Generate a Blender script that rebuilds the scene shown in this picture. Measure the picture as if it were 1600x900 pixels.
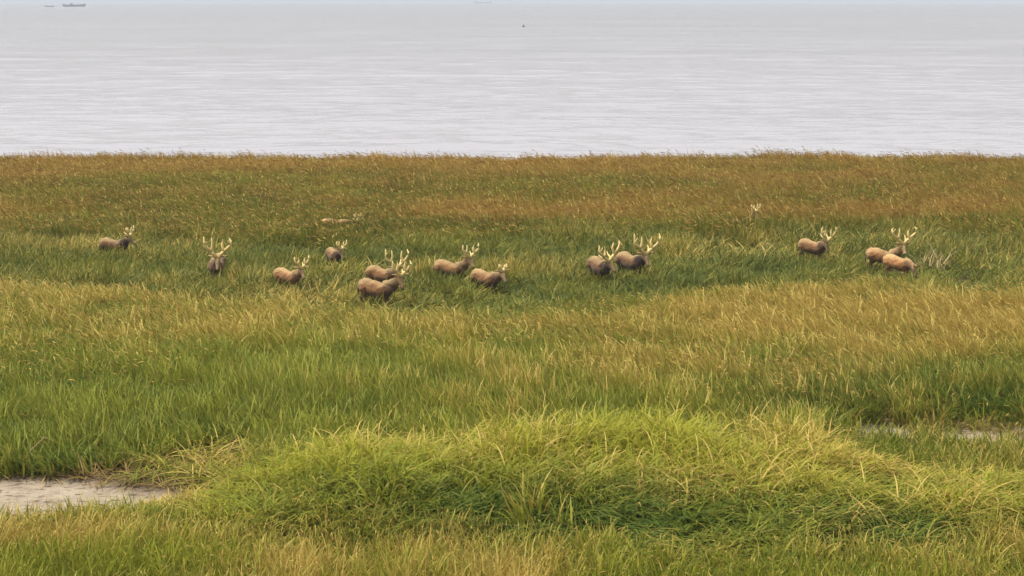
import bpy, bmesh, math
import numpy as np
from mathutils import Vector, Matrix

# ------------------------------------------------------------------ scene, camera, light
sc = bpy.context.scene
for o in list(bpy.data.objects):
    bpy.data.objects.remove(o)
col = sc.collection
RNG = np.random.default_rng(7)

FPX = 3000.0                    # focal length in photo pixels (photo 1600 x 900)
CAM_H = 14.5
EARTH = 6.37e6
SEA_Z = -0.9
V_LEVEL = -2.6                  # photo row of the true horizontal (the sea dips 6.6 px below it)
PITCH = math.atan((450.0 - V_LEVEL) / FPX)

cam_d = bpy.data.cameras.new('camera')
cam_d.sensor_width = 36.0
cam_d.lens = FPX / 1600.0 * 36.0
cam_d.clip_start = 0.5
cam_d.clip_end = 60000.0
cam = bpy.data.objects.new('camera', cam_d)
cam.location = (0, 0, CAM_H)
cam.rotation_euler = (math.pi / 2 - PITCH, 0, 0)
col.objects.link(cam)
sc.camera = cam

SUN_EL, SUN_AZ = 66.0, 255.0     # azimuth clockwise from +Y (the view direction)
world = bpy.data.worlds.new('World')
sc.world = world
world.use_nodes = True
wn, wl = world.node_tree.nodes, world.node_tree.links
wn.clear()
sky = wn.new('ShaderNodeTexSky')
sky.sky_type = 'NISHITA'
sky.sun_disc = False
sky.sun_elevation = math.radians(SUN_EL)
sky.sun_rotation = math.radians(SUN_AZ)
sky.air_density = 1.0
sky.dust_density = 3.0
sky.ozone_density = 1.0
veil = wn.new('ShaderNodeHueSaturation')       # thin even overcast: the same sky, less blue
veil.inputs['Saturation'].default_value = 0.22
bg = wn.new('ShaderNodeBackground')
bg.inputs['Strength'].default_value = 0.068
wo = wn.new('ShaderNodeOutputWorld')
wl.new(sky.outputs[0], veil.inputs['Color'])
wl.new(veil.outputs[0], bg.inputs['Color'])
wl.new(bg.outputs[0], wo.inputs['Surface'])

sun_d = bpy.data.lights.new('sun', 'SUN')
sun_d.energy = 1.5
sun_d.angle = math.radians(10)
sun_d.color = (1.0, 0.96, 0.90)
sun = bpy.data.objects.new('sun', sun_d)
el, az = math.radians(SUN_EL), math.radians(SUN_AZ)
to_sun = Vector((math.sin(az) * math.cos(el), math.cos(az) * math.cos(el), math.sin(el)))
sun.rotation_euler = to_sun.to_track_quat('Z', 'Y').to_euler()
sun.location = (0, 0, 60)
col.objects.link(sun)

sc.view_settings.view_transform = 'Standard'
sc.view_settings.look = 'None'
sc.view_settings.gamma = 1.0
sc.view_settings.use_curve_mapping = False
sc.view_settings.exposure = 1.5
sc.render.engine = 'CYCLES'
sc.cycles.max_bounces = 6
sc.cycles.diffuse_bounces = 3
sc.cycles.transmission_bounces = 3
sc.cycles.volume_bounces = 0

# ------------------------------------------------------------------ helpers
FWD = np.array([0, math.cos(PITCH), -math.sin(PITCH)])
UPV = np.array([0, math.sin(PITCH), math.cos(PITCH)])
CAMP = np.array([0.0, 0.0, CAM_H])


def ray(u, v):
    d = FWD + np.array([1.0, 0, 0]) * ((u - 800.0) / FPX) + UPV * ((450.0 - v) / FPX)
    return d / np.linalg.norm(d)


def ground_at(u, v, z=0.0):
    d = ray(u, v)
    t = (z - CAM_H) / d[2]
    return CAMP + d * t


def project(x, y, z):
    zr = z - CAM_H
    dep = y * FWD[1] + zr * FWD[2]
    up = y * UPV[1] + zr * UPV[2]
    return 800.0 + FPX * x / dep, 450.0 - FPX * up / dep


def vnoise(x, y, seed=0):
    xi, yi = np.floor(x).astype(np.int64), np.floor(y).astype(np.int64)
    xf, yf = x - xi, y - yi

    def h(a, b):
        n = (a * 374761393 + b * 668265263 + seed * 982451653) & 0xFFFFFFFF
        n = ((n ^ (n >> 13)) * 1274126177) & 0xFFFFFFFF
        n = n ^ (n >> 16)
        return (n & 0xFFFF) / 65535.0
    sx, sy = xf * xf * (3 - 2 * xf), yf * yf * (3 - 2 * yf)
    a = h(xi, yi) * (1 - sx) + h(xi + 1, yi) * sx
    b = h(xi, yi + 1) * (1 - sx) + h(xi + 1, yi + 1) * sx
    return a * (1 - sy) + b * sy


def fbm(x, y, seed=0, octv=3):
    s, a, t = 0.0, 1.0, 0.0
    for k in range(octv):
        s = s + a * vnoise(x * 2 ** k, y * 2 ** k, seed + k * 17)
        t += a
        a *= 0.5
    return s / t


def sstep(a, b, x):
    t = np.clip((x - a) / (b - a), 0, 1)
    return t * t * (3 - 2 * t)


def mat_new(name):
    m = bpy.data.materials.new(name)
    m.use_nodes = True
    n, l = m.node_tree.nodes, m.node_tree.links
    n.clear()
    out = n.new('ShaderNodeOutputMaterial')
    return m, n, l, out


def simple_mat(name, c1, c2, scale=6.0, rough=0.8, bump=0.0):
    m, n, l, out = mat_new(name)
    p = n.new('ShaderNodeBsdfPrincipled')
    p.inputs['Roughness'].default_value = rough
    tc = n.new('ShaderNodeTexCoord')
    nz = n.new('ShaderNodeTexNoise')
    nz.inputs['Scale'].default_value = scale
    nz.inputs['Detail'].default_value = 5
    r = n.new('ShaderNodeValToRGB')
    r.color_ramp.elements[0].color = (*c1, 1)
    r.color_ramp.elements[1].color = (*c2, 1)
    r.color_ramp.elements[0].position = 0.3
    r.color_ramp.elements[1].position = 0.7
    l.new(tc.outputs['Object'], nz.inputs['Vector'])
    l.new(nz.outputs['Fac'], r.inputs['Fac'])
    l.new(r.outputs[0], p.inputs['Base Color'])
    if bump:
        b = n.new('ShaderNodeBump')
        b.inputs['Strength'].default_value = bump
        b.inputs['Distance'].default_value = 0.02
        l.new(nz.outputs['Fac'], b.inputs['Height'])
        l.new(b.outputs[0], p.inputs['Normal'])
    l.new(p.outputs[0], out.inputs['Surface'])
    return m


def mesh_obj(name, verts, faces, mat, parent=None, smooth=False, link=True):
    me = bpy.data.meshes.new(name)
    me.from_pydata([tuple(map(float, v)) for v in verts], [], faces)
    me.update()
    if smooth:
        me.polygons.foreach_set('use_smooth', [True] * len(me.polygons))
    if mat:
        me.materials.append(mat)
    o = bpy.data.objects.new(name, me)
    if link:
        col.objects.link(o)
    if parent:
        o.parent = parent
    return o


def tag(o, label, cat=None, group=None, kind=None):
    if label:
        o['label'] = label
    if cat:
        o['category'] = cat
    if group:
        o['group'] = group
    if kind:
        o['kind'] = kind


def empty(name, loc, rz=0.0):
    o = bpy.data.objects.new(name, None)
    o.empty_display_size = 0.3
    o.location = loc
    o.rotation_euler = (0, 0, rz)
    col.objects.link(o)
    return o


def ring_tube(path, rw, rh=None, n=10, upref=(0, 0, 1)):
    """closed tube of elliptical rings along path; rw sideways, rh in the up plane"""
    rh = rw if rh is None else rh
    P = [np.array(p, float) for p in path]
    vs, fs = [], []
    for i, p in enumerate(P):
        t = P[min(i + 1, len(P) - 1)] - P[max(i - 1, 0)]
        t = t / np.linalg.norm(t)
        up = np.array(upref, float)
        if abs(np.dot(up, t)) > 0.97:
            up = np.array([1.0, 0.05, 0])
        s = np.cross(t, up)
        s /= np.linalg.norm(s)
        w = np.cross(s, t)
        for k in range(n):
            a = 2 * math.pi * k / n
            vs.append(p + s * math.cos(a) * rw[i] + w * math.sin(a) * rh[i])
    for i in range(len(P) - 1):
        for k in range(n):
            a, b = i * n + k, i * n + (k + 1) % n
            fs.append((a, b, b + n, a + n))
    t0 = P[0] - P[1]
    t1 = P[-1] - P[-2]
    vs.append(P[0] + t0 / np.linalg.norm(t0) * min(rw[0], rh[0]) * 0.5)
    vs.append(P[-1] + t1 / np.linalg.norm(t1) * min(rw[-1], rh[-1]) * 0.5)
    c0, c1, L = len(vs) - 2, len(vs) - 1, (len(P) - 1) * n
    for k in range(n):
        fs.append((c0, (k + 1) % n, k))
        fs.append((c1, L + k, L + (k + 1) % n))
    return vs, fs


def join(parts):
    V, F = [], []
    for vs, fs in parts:
        b = len(V)
        V += list(vs)
        F += [tuple(i + b for i in f) for f in fs]
    return V, F


# ------------------------------------------------------------------ where things grow (roots, in photo rows traced to the ground)
def curve(pts):
    a = np.array(pts, float)
    return lambda u: np.interp(u, a[:, 0], a[:, 1])


SHORE_Y = 171.0
strip_far = curve([(-300, 392), (0, 388), (150, 382), (300, 386), (440, 390), (520, 398), (600, 384), (680, 376), (800, 377), (950, 386), (1050, 384),
                   (1130, 392), (1200, 386), (1300, 370), (1450, 368), (1600, 384), (1900, 384)])
strip_near = curve([(-300, 474), (0, 478), (300, 490), (450, 494), (620, 512), (800, 507), (950, 494), (1100, 484), (1300, 470),
                    (1450, 470), (1550, 478), (1600, 478), (1900, 478)])
band_base = curve([(-300, 748), (0, 744), (110, 744), (200, 733), (300, 716), (380, 702), (470, 694), (700, 694), (1000, 694),
                   (1250, 686), (1340, 660), (1450, 656), (1600, 662), (1900, 664)])
mound_back = curve([(-300, 1200), (290, 1000), (320, 800), (370, 752), (450, 728), (600, 716), (800, 712), (1000, 712), (1150, 716), (1280, 728),
                    (1400, 750), (1500, 764), (1600, 768), (1900, 768)])
mound_front = curve([(-300, 780), (290, 796), (350, 826), (420, 850), (520, 868), (800, 884), (950, 884), (1050, 905), (1200, 915), (1350, 905), (1500, 880),
                     (1600, 870), (1900, 870)])


def poly_mask(u, v, pts, soft=4.0):
    """signed, softened inside mask of a polygon in photo pixels"""
    inside = np.zeros(u.shape, bool)
    dist = np.full(u.shape, 1e9)
    P = np.array(pts, float)
    n = len(P)
    for i in range(n):
        x1, y1 = P[i]
        x2, y2 = P[(i + 1) % n]
        c = ((y1 > v) != (y2 > v))
        with np.errstate(divide='ignore', invalid='ignore'):
            xi = (x2 - x1) * (v - y1) / (y2 - y1 + 1e-12) + x1
        inside ^= c & (u < xi)
        dx, dy = x2 - x1, y2 - y1
        t = np.clip(((u - x1) * dx + (v - y1) * dy) / (dx * dx + dy * dy), 0, 1)
        dist = np.minimum(dist, np.hypot(u - x1 - t * dx, v - y1 - t * dy))
    sd = np.where(inside, dist, -dist)
    return sstep(-soft, soft, sd)


MUD_L = [(-260, 742), (0, 743), (120, 745), (165, 754), (215, 765), (272, 770), (390, 752), (396, 760), (272, 783), (150, 800), (60, 812), (-260, 818)]
MUD_R = [(1300, 668), (1420, 652), (1500, 654), (1620, 660), (1860, 662), (1860, 716), (1620, 712), (1500, 708), (1400, 690)]


def mud_mask(u, v):
    return np.maximum(poly_mask(u, v, MUD_L, 5), poly_mask(u, v, MUD_R, 5))


def terrain_z(x, y):
    z = 0.16 * (fbm(x * 0.12, y * 0.12, 3) - 0.5) + 0.05 * (fbm(x * 0.8, y * 0.8, 9) - 0.5)
    z = z - 2.2 * sstep(SHORE_Y - 1, SHORE_Y + 14, y)
    yy = np.maximum(y, 20.0)
    u, v = project(x, yy, np.zeros_like(x))
    m = mud_mask(u, v)
    z = z - 0.14 * m
    md = sstep(0, 40, v - mound_back(u)) * sstep(0, 60, mound_front(u) - v)
    return z + 0.30 * md * (y > 20)


# ------------------------------------------------------------------ ground
def grid_axis(parts):
    a = []
    for lo, hi, st in parts:
        a += list(np.arange(lo, hi, st))
    return np.array(a + [parts[-1][1]])


gx = grid_axis([(-900, -60, 60), (-60, -22, 1.5), (-22, 22, 0.35), (22, 60, 1.5), (60, 900, 60)])
gy = grid_axis([(-120, 36, 6), (36, 78, 0.35), (78, 190, 1.2), (190, 215, 5)])
GX, GY = np.meshgrid(gx, gy)
GZ = terrain_z(GX, GY)
nx, ny = len(gx), len(gy)
gv = np.stack([GX, GY, GZ], -1).reshape(-1, 3)
gf = [(j * nx + i, j * nx + i + 1, (j + 1) * nx + i + 1, (j + 1) * nx + i) for j in range(ny - 1) for i in range(nx - 1)]

m, n, l, out = mat_new('silt_ground')
p = n.new('ShaderNodeBsdfPrincipled')
p.inputs['Roughness'].default_value = 0.9
p.inputs['Specular IOR Level'].default_value = 0.1
tc = n.new('ShaderNodeTexCoord')
at = n.new('ShaderNodeAttribute')
at.attribute_name = 'bare'
nz = n.new('ShaderNodeTexNoise')
nz.inputs['Scale'].default_value = 1.6
nz.inputs['Detail'].default_value = 7
nz.inputs['Roughness'].default_value = 0.65
l.new(tc.outputs['Object'], nz.inputs['Vector'])
r1 = n.new('ShaderNodeValToRGB')
e = r1.color_ramp.elements
e[0].position, e[0].color = 0.30, (0.13, 0.095, 0.065, 1)
e[1].position, e[1].color = 0.62, (0.36, 0.295, 0.21, 1)
x = e.new(0.44); x.color = (0.29, 0.235, 0.165, 1)
l.new(nz.outputs['Fac'], r1.inputs['Fac'])
nz2 = n.new('ShaderNodeTexNoise')
nz2.inputs['Scale'].default_value = 9
nz2.inputs['Detail'].default_value = 5
l.new(tc.outputs['Object'], nz2.inputs['Vector'])
r2 = n.new('ShaderNodeValToRGB')
r2.color_ramp.elements[0].color = (0.035, 0.024, 0.012, 1)
r2.color_ramp.elements[1].color = (0.13, 0.085, 0.045, 1)
l.new(nz2.outputs['Fac'], r2.inputs['Fac'])
mx = n.new('ShaderNodeMixRGB')
l.new(at.outputs['Fac'], mx.inputs['Fac'])
l.new(r2.outputs[0], mx.inputs[1])
l.new(r1.outputs[0], mx.inputs[2])
vz = n.new('ShaderNodeTexNoise')
vz.inputs['Scale'].default_value = 4.2
vz.inputs['Detail'].default_value = 3
vmap = n.new('ShaderNodeMapping')
vmap.inputs['Scale'].default_value = (0.6, 1.6, 1.0)
l.new(tc.outputs['Object'], vmap.inputs['Vector'])
l.new(vmap.outputs[0], vz.inputs['Vector'])
r3 = n.new('ShaderNodeValToRGB')          # damp specks and washed-in bits of stem
r3.color_ramp.elements[0].position, r3.color_ramp.elements[0].color = 0.34, (0.30, 0.25, 0.20, 1)
r3.color_ramp.elements[1].position, r3.color_ramp.elements[1].color = 0.44, (1, 1, 1, 1)
l.new(vz.outputs['Fac'], r3.inputs['Fac'])
mm = n.new('ShaderNodeMixRGB'); mm.blend_type = 'MULTIPLY'; mm.inputs[0].default_value = 1
l.new(r1.outputs[0], mm.inputs[1]); l.new(r3.outputs[0], mm.inputs[2])
l.new(mm.outputs[0], mx.inputs[2])
bp = n.new('ShaderNodeBump')
bp.inputs['Strength'].default_value = 0.8
bp.inputs['Distance'].default_value = 0.06
l.new(nz2.outputs['Fac'], bp.inputs['Height'])
l.new(bp.outputs[0], p.inputs['Normal'])
l.new(mx.outputs[0], p.inputs['Base Color'])
l.new(p.outputs[0], out.inputs['Surface'])
ground = mesh_obj('ground', gv, gf, m, smooth=True)
gu, gvv = project(gv[:, 0], np.maximum(gv[:, 1], 20), np.zeros(len(gv)))
bare = np.clip(poly_mask(gu, gvv, MUD_L, 9) + poly_mask(gu, gvv, MUD_R, 9) +
               0.35 * poly_mask(gu, gvv, [(-260, 800), (420, 800), (700, 880), (500, 990), (-260, 990)], 20), 0, 1)
bare = np.where(gv[:, 1] > 20, bare, 0.4)
ba = ground.data.attributes.new('bare', 'FLOAT', 'POINT')
ba.data.foreach_set('value', bare.astype(np.float32))
tag(ground, 'dark silty marsh ground with pale bare mud patches', kind='structure')

# ------------------------------------------------------------------ sea (follows the curve of the earth, so the horizon lies where it does)
rows = [SHORE_Y + 6.0]
while rows[-1] < 16500:
    d = rows[-1]
    rows.append(d + max(0.45, (d / 300.0) ** 2 * 0.55))
rows = np.array(rows)
ang = np.concatenate([np.radians(np.arange(-75, -19, 4.0)), np.radians(np.linspace(-18, 18, 560)), np.radians(np.arange(19, 76, 4.0))])
A, D = np.meshgrid(ang, rows)
SX, SY = D * np.tan(A), D
R2 = SX ** 2 + SY ** 2
wx = SX + 14 * (fbm(SX * 0.02, SY * 0.03, 41, 2) - 0.5)
wy = SY + 9 * (fbm(SX * 0.03, SY * 0.02, 51, 3) - 0.5)
gap_d = np.maximum(0.45, (D / 300.0) ** 2 * 0.55)          # row spacing of this mesh
wav = 0.0
for lam, amp, sd in ((1.6, 0.05, 31), (3.4, 0.11, 21), (8.0, 0.13, 22), (20.0, 0.20, 23), (60.0, 0.34, 24), (180.0, 0.6, 25)):
    on = sstep(lam / 1.6, lam / 3.2, gap_d) * (sstep(lam / 60.0, lam / 24.0, gap_d) if lam > 4 else 1.0)
    wav = wav + amp * on * (fbm(wx / (lam * 1.9), wy / lam, sd, 2) - 0.5) * 2
wav = wav * (1 + 1.6 * np.exp(-(D - 176) / 38.0))
fade = 1.0
ridge = 0.12 * np.exp(-((SY - 392 - 5 * (fbm(SX * 0.015, SX * 0, 5, 2) - 0.5)) / 2.4) ** 2)
SZ = SEA_Z - R2 / (2 * EARTH) + wav * fade + ridge
ns = len(ang)
sv = np.stack([SX, SY, SZ], -1).reshape(-1, 3)
sf = [(j * ns + i, j * ns + i + 1, (j + 1) * ns + i + 1, (j + 1) * ns + i) for j in range(len(rows) - 1) for i in range(ns - 1)]
m, n, l, out = mat_new('silty_sea_water')
p = n.new('ShaderNodeBsdfPrincipled')
p.inputs['Base Color'].default_value = (0.33, 0.30, 0.29, 1)
p.inputs['Roughness'].default_value = 0.13
p.inputs['IOR'].default_value = 1.333
geo = n.new('ShaderNodeNewGeometry')
mp = n.new('ShaderNodeMapping')
mp.inputs['Scale'].default_value = (0.8, 1.1, 1.0)
l.new(geo.outputs['Position'], mp.inputs['Vector'])
nz = n.new('ShaderNodeTexNoise')
nz.inputs['Scale'].default_value = 1.0
nz.inputs['Detail'].default_value = 4
l.new(mp.outputs[0], nz.inputs['Vector'])
bp = n.new('ShaderNodeBump')
bp.inputs['Strength'].default_value = 0.35
bp.inputs['Distance'].default_value = 0.12
l.new(nz.outputs['Fac'], bp.inputs['Height'])
l.new(bp.outputs[0], p.inputs['Normal'])
mp2 = n.new('ShaderNodeMapping')
mp2.inputs['Scale'].default_value = (0.004, 0.02, 1.0)
l.new(geo.outputs['Position'], mp2.inputs['Vector'])
nz2 = n.new('ShaderNodeTexNoise')
nz2.inputs['Scale'].default_value = 1.0
nz2.inputs['Detail'].default_value = 4
l.new(mp2.outputs[0], nz2.inputs['Vector'])
r = n.new('ShaderNodeValToRGB')
r.color_ramp.elements[0].color = (0.34, 0.318, 0.325, 1)
r.color_ramp.elements[1].color = (0.37, 0.345, 0.352, 1)
r.color_ramp.elements[0].position = 0.35
r.color_ramp.elements[1].position = 0.65
l.new(nz2.outputs['Fac'], r.inputs['Fac'])
l.new(r.outputs[0], p.inputs['Base Color'])
l.new(p.outputs[0], out.inputs['Surface'])
sea = mesh_obj('sea', sv, sf, m, smooth=True)
tag(sea, 'pale grey rippled sea reaching to the horizon', kind='structure')


# ------------------------------------------------------------------ grass
def grass_material(name, green, lime, straw, tan):
    """blade: R position along the blade, G random per blade, B seed head.  Instancer: dry, tint"""
    m, n, l, out = mat_new(name)
    bl = n.new('ShaderNodeAttribute'); bl.attribute_name = 'blade'
    dr = n.new('ShaderNodeAttribute'); dr.attribute_name = 'dry'; dr.attribute_type = 'INSTANCER'
    ti = n.new('ShaderNodeAttribute'); ti.attribute_name = 'tint'; ti.attribute_type = 'INSTANCER'
    sp = n.new('ShaderNodeSeparateColor')
    l.new(bl.outputs['Color'], sp.inputs[0])

    def mth(op, a, b=None, c=None, clamp=False):
        q = n.new('ShaderNodeMath'); q.operation = op; q.use_clamp = clamp
        for i, s in enumerate((a, b, c)):
            if s is None:
                continue
            if isinstance(s, (int, float)):
                q.inputs[i].default_value = s
            else:
                l.new(s, q.inputs[i])
        return q.outputs[0]

    def mix(f, a, b):
        q = n.new('ShaderNodeMixRGB')
        l.new(f, q.inputs[0])
        for i, s in ((1, a), (2, b)):
            if isinstance(s, tuple):
                q.inputs[i].default_value = (*s, 1)
            else:
                l.new(s, q.inputs[i])
        return q.outputs[0]
    t, rnd, seed = sp.outputs[0], sp.outputs[1], sp.outputs[2]
    # leaf green varies blade by blade and with the tint of its tuft
    f1 = mth('ADD', mth('MULTIPLY', rnd, 0.55), mth('SUBTRACT', ti.outputs['Fac'], 0.28), clamp=True)
    leaf = mix(f1, green, lime)
    # some blades are wholly dry, others only at the tip
    rnd2 = mth('FRACT', mth('MULTIPLY', rnd, 7.31))
    whole = mth('MULTIPLY_ADD', mth('SUBTRACT', mth('MULTIPLY', dr.outputs['Fac'], 0.85), rnd2), 6.0, 0.5, clamp=True)
    tip = mth('MULTIPLY', mth('MULTIPLY_ADD', mth('ADD', t, mth('MULTIPLY', dr.outputs['Fac'], 1.1)), 2.0, -2.0, clamp=True), 0.85)
    dryf = mth('MAXIMUM', whole, tip)
    straw_c = mix(mth('FRACT', mth('MULTIPLY', rnd, 13.7)), straw, tan)
    c = mix(dryf, leaf, straw_c)
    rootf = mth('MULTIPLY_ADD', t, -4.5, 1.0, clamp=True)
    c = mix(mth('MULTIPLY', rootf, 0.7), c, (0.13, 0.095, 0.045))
    c = mix(seed, c, mix(rnd, straw, tan))
    p = n.new('ShaderNodeBsdfPrincipled')
    p.inputs['Roughness'].default_value = 0.55
    p.inputs['Specular IOR Level'].default_value = 0.15
    l.new(c, p.inputs['Base Color'])
    tr = n.new('ShaderNodeBsdfTranslucent')
    l.new(c, tr.inputs['Color'])
    ms = n.new('ShaderNodeMixShader')
    ms.inputs[0].default_value = 0.36
    l.new(p.outputs[0], ms.inputs[1])
    l.new(tr.outputs[0], ms.inputs[2])
    l.new(ms.outputs[0], out.inputs['Surface'])
    return m


def tuft_mesh(name, mat, seed, n=34, L=(0.9, 1.35), rad=0.3, lean=(2, 14), bend=(50, 110), pw=2.0, w=(0.02, 0.032),
              wind=0.7, seeds=0.0, seg=5, wind_dir=0.0, head=(0.16, 0.30), straight=0.0):
    rg = np.random.default_rng(seed)
    V, F, C = [], [], []
    for b in range(n):
        a0 = rg.uniform(0, 2 * math.pi)
        rr = rad * math.sqrt(rg.uniform())
        x0, y0 = rr * math.cos(a0), rr * math.sin(a0)
        ph = rg.uniform(0, 2 * math.pi)
        dx = (1 - wind) * math.cos(ph) + wind * math.cos(wind_dir)
        dy = (1 - wind) * math.sin(ph) + wind * math.sin(wind_dir)
        az_ = math.atan2(dy, dx)
        ln = rg.uniform(*L)
        stiff = rg.uniform() < straight          # stiff stems lean the other way, against the nodding ones
        if stiff:
            az_ = math.atan2((1 - wind) * math.sin(ph) * 0.8, (1 - wind) * math.cos(ph) * 0.8 - wind)
        is_seed = rg.uniform() < seeds
        if is_seed:
            ln *= 1.08
        le, be = math.radians(rg.uniform(*lean)), math.radians(rg.uniform(*bend))
        if stiff:
            le, be = math.radians(rg.uniform(6, 34)), math.radians(rg.uniform(4, 36))
        wd = rg.uniform(*w) * (0.45 if is_seed else 1.0)
        rnd = rg.uniform()
        pos = np.array([x0, y0, -0.04])
        tw = az_ + math.pi / 2 + rg.normal(0, 0.5)
        ca, sa = math.cos(az_), math.sin(az_)
        base = len(V)
        for k in range(seg + 1):
            t = k / seg
            th = le + be * t ** pw
            prof = (min(1.0, 0.55 + 2.2 * t) * (1 - t ** 2.6) + 0.04) if not is_seed else 1.0
            hw = 0.5 * wd * prof
            tt = tw + 0.6 * (t - 0.4)
            s = np.array([math.cos(tt), math.sin(tt), 0.0]) * hw
            V += [pos - s, pos + s]
            C += [(t, rnd, 0.0, 1)] * 2
            if k:
                i = base + 2 * (k - 1)
                F.append((i, i + 1, i + 3, i + 2))
            dirv = np.array([math.sin(th) * ca, math.sin(th) * sa, math.cos(th)])
            if k < seg:
                pos = pos + dirv * ln / seg
        if is_seed:
            hl = rg.uniform(*head)
            hw = hl * rg.uniform(0.05, 0.09)
            d2 = dirv + np.array([0.25 * ca, 0.25 * sa, -0.35])
            d2 /= np.linalg.norm(d2)
            s1 = np.array([-sa, ca, 0.0])
            s2 = np.cross(d2, s1)
            i = len(V)
            V += [pos, pos + d2 * hl]
            for q in range(3):
                aa = q * 2.094 + rnd
                V.append(pos + d2 * hl * 0.42 + (s1 * math.cos(aa) + s2 * math.sin(aa)) * hw)
            C += [(1, rnd, 1.0, 1)] * 5
            for q in range(3):
                F.append((i, i + 2 + q, i + 2 + (q + 1) % 3))
                F.append((i + 1, i + 2 + (q + 1) % 3, i + 2 + q))
    o = mesh_obj(name, V, F, mat, link=False)
    ca_ = o.data.color_attributes.new('blade', 'FLOAT_COLOR', 'POINT')
    ca_.data.foreach_set('color', np.array(C, np.float32).ravel())
    return o


def scatter_group(name, variants):
    ng = bpy.data.node_groups.new(name, 'GeometryNodeTree')
    ng.interface.new_socket('Geometry', in_out='INPUT', socket_type='NodeSocketGeometry')
    ng.interface.new_socket('Geometry', in_out='OUTPUT', socket_type='NodeSocketGeometry')
    n, l = ng.nodes, ng.links
    gi, go = n.new('NodeGroupInput'), n.new('NodeGroupOutput')
    jn = n.new('GeometryNodeJoinGeometry')
    for v in variants:
        oi = n.new('GeometryNodeObjectInfo')
        oi.inputs['Object'].default_value = v
        oi.inputs['As Instance'].default_value = False
        g2 = n.new('GeometryNodeGeometryToInstance')
        l.new(oi.outputs['Geometry'], g2.inputs[0])
        l.new(g2.outputs[0], jn.inputs[0])
    ip = n.new('GeometryNodeInstanceOnPoints')
    ip.inputs['Pick Instance'].default_value = True

    def named(attr, ty):
        q = n.new('GeometryNodeInputNamedAttribute')
        q.data_type = ty
        q.inputs['Name'].default_value = attr
        return q.outputs['Attribute']
    l.new(gi.outputs[0], ip.inputs['Points'])
    l.new(jn.outputs[0], ip.inputs['Instance'])
    l.new(named('idx', 'INT'), ip.inputs['Instance Index'])
    e2r = n.new('FunctionNodeEulerToRotation')
    l.new(named('rot', 'FLOAT_VECTOR'), e2r.inputs[0])
    l.new(e2r.outputs[0], ip.inputs['Rotation'])
    l.new(named('scl', 'FLOAT_VECTOR'), ip.inputs['Scale'])
    l.new(ip.outputs[0], go.inputs[0])
    return ng


def scatter(name, label, variants, P, rot, scl, dry, tint, mat):
    k = len(P)
    me = bpy.data.meshes.new(name)
    me.vertices.add(k)
    me.vertices.foreach_set('co', P.astype(np.float32).ravel())
    for an, ty, key, arr in (('idx', 'INT', 'value', RNG.integers(0, len(variants), k).astype(np.int32)),
                             ('rot', 'FLOAT_VECTOR', 'vector', rot.astype(np.float32).ravel()),
                             ('scl', 'FLOAT_VECTOR', 'vector', scl.astype(np.float32).ravel()),
                             ('dry', 'FLOAT', 'value', dry.astype(np.float32)), ('tint', 'FLOAT', 'value', tint.astype(np.float32))):
        a = me.attributes.new(an, ty, 'POINT')
        a.data.foreach_set(key, arr)
    me.materials.append(mat)
    o = bpy.data.objects.new(name, me)
    col.objects.link(o)
    md = o.modifiers.new('scatter', 'NODES')
    md.node_group = scatter_group(name + '_scatter', variants)
    tag(o, label, 'grass', kind='stuff')
    return o


GREEN, LIME = (0.080, 0.132, 0.016), (0.36, 0.35, 0.030)
STRAW, TAN = (0.62, 0.48, 0.13), (0.48, 0.31, 0.07)
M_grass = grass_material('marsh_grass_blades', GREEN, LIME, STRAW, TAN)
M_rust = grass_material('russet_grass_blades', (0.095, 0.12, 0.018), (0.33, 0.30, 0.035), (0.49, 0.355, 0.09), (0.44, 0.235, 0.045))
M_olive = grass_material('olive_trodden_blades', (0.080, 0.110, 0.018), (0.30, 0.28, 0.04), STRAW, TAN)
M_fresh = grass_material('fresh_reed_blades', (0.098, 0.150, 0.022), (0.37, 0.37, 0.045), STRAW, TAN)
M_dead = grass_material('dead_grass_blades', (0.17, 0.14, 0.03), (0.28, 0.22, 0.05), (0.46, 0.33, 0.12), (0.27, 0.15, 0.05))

PI = math.pi
T_tall = [tuft_mesh('tuft', M_grass, 100 + i, n=22, L=(0.8, 1.7), lean=(6, 38), bend=(20, 90), pw=1.6, w=(0.040, 0.075), wind=0.6, seeds=0.10, straight=0.2, wind_dir=PI, rad=0.36, head=(0.25, 0.4)) for i in range(8)]
T_green = [tuft_mesh('tuft', M_fresh, 150 + i, n=22, L=(0.8, 1.7), lean=(4, 32), bend=(15, 85), pw=1.7, w=(0.040, 0.075), wind=0.5, straight=0.25, wind_dir=PI, rad=0.36) for i in range(8)]
T_far = [tuft_mesh('tuft', M_rust, 200 + i, n=20, L=(0.7, 1.5), lean=(3, 26), bend=(20, 85), pw=1.8, w=(0.045, 0.085), wind=0.6, seeds=0.08, rad=0.5, seg=4, head=(0.35, 0.5), straight=0.3, wind_dir=PI) for i in range(7)]
T_arch = [tuft_mesh('tuft', M_grass, 300 + i, n=22, L=(1.0, 2.1), lean=(6, 36), bend=(85, 150), pw=1.4, w=(0.036, 0.068), wind=0.3, seg=7, wind_dir=-0.6, rad=0.4) for i in range(8)]
T_flat = [tuft_mesh('tuft', M_olive, 400 + i, n=20, L=(0.7, 1.5), lean=(24, 68), bend=(25, 85), pw=1.3, w=(0.045, 0.085), wind=0.3, rad=0.45, seg=5, straight=0.2) for i in range(8)]
T_short = [tuft_mesh('tuft', M_grass, 500 + i, n=20, L=(0.4, 1.05), lean=(3, 32), bend=(30, 105), pw=1.7, w=(0.026, 0.052), wind=0.4, seeds=0.05, seg=5, head=(0.12, 0.2), straight=0.35, wind_dir=PI) for i in range(8)]
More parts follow.
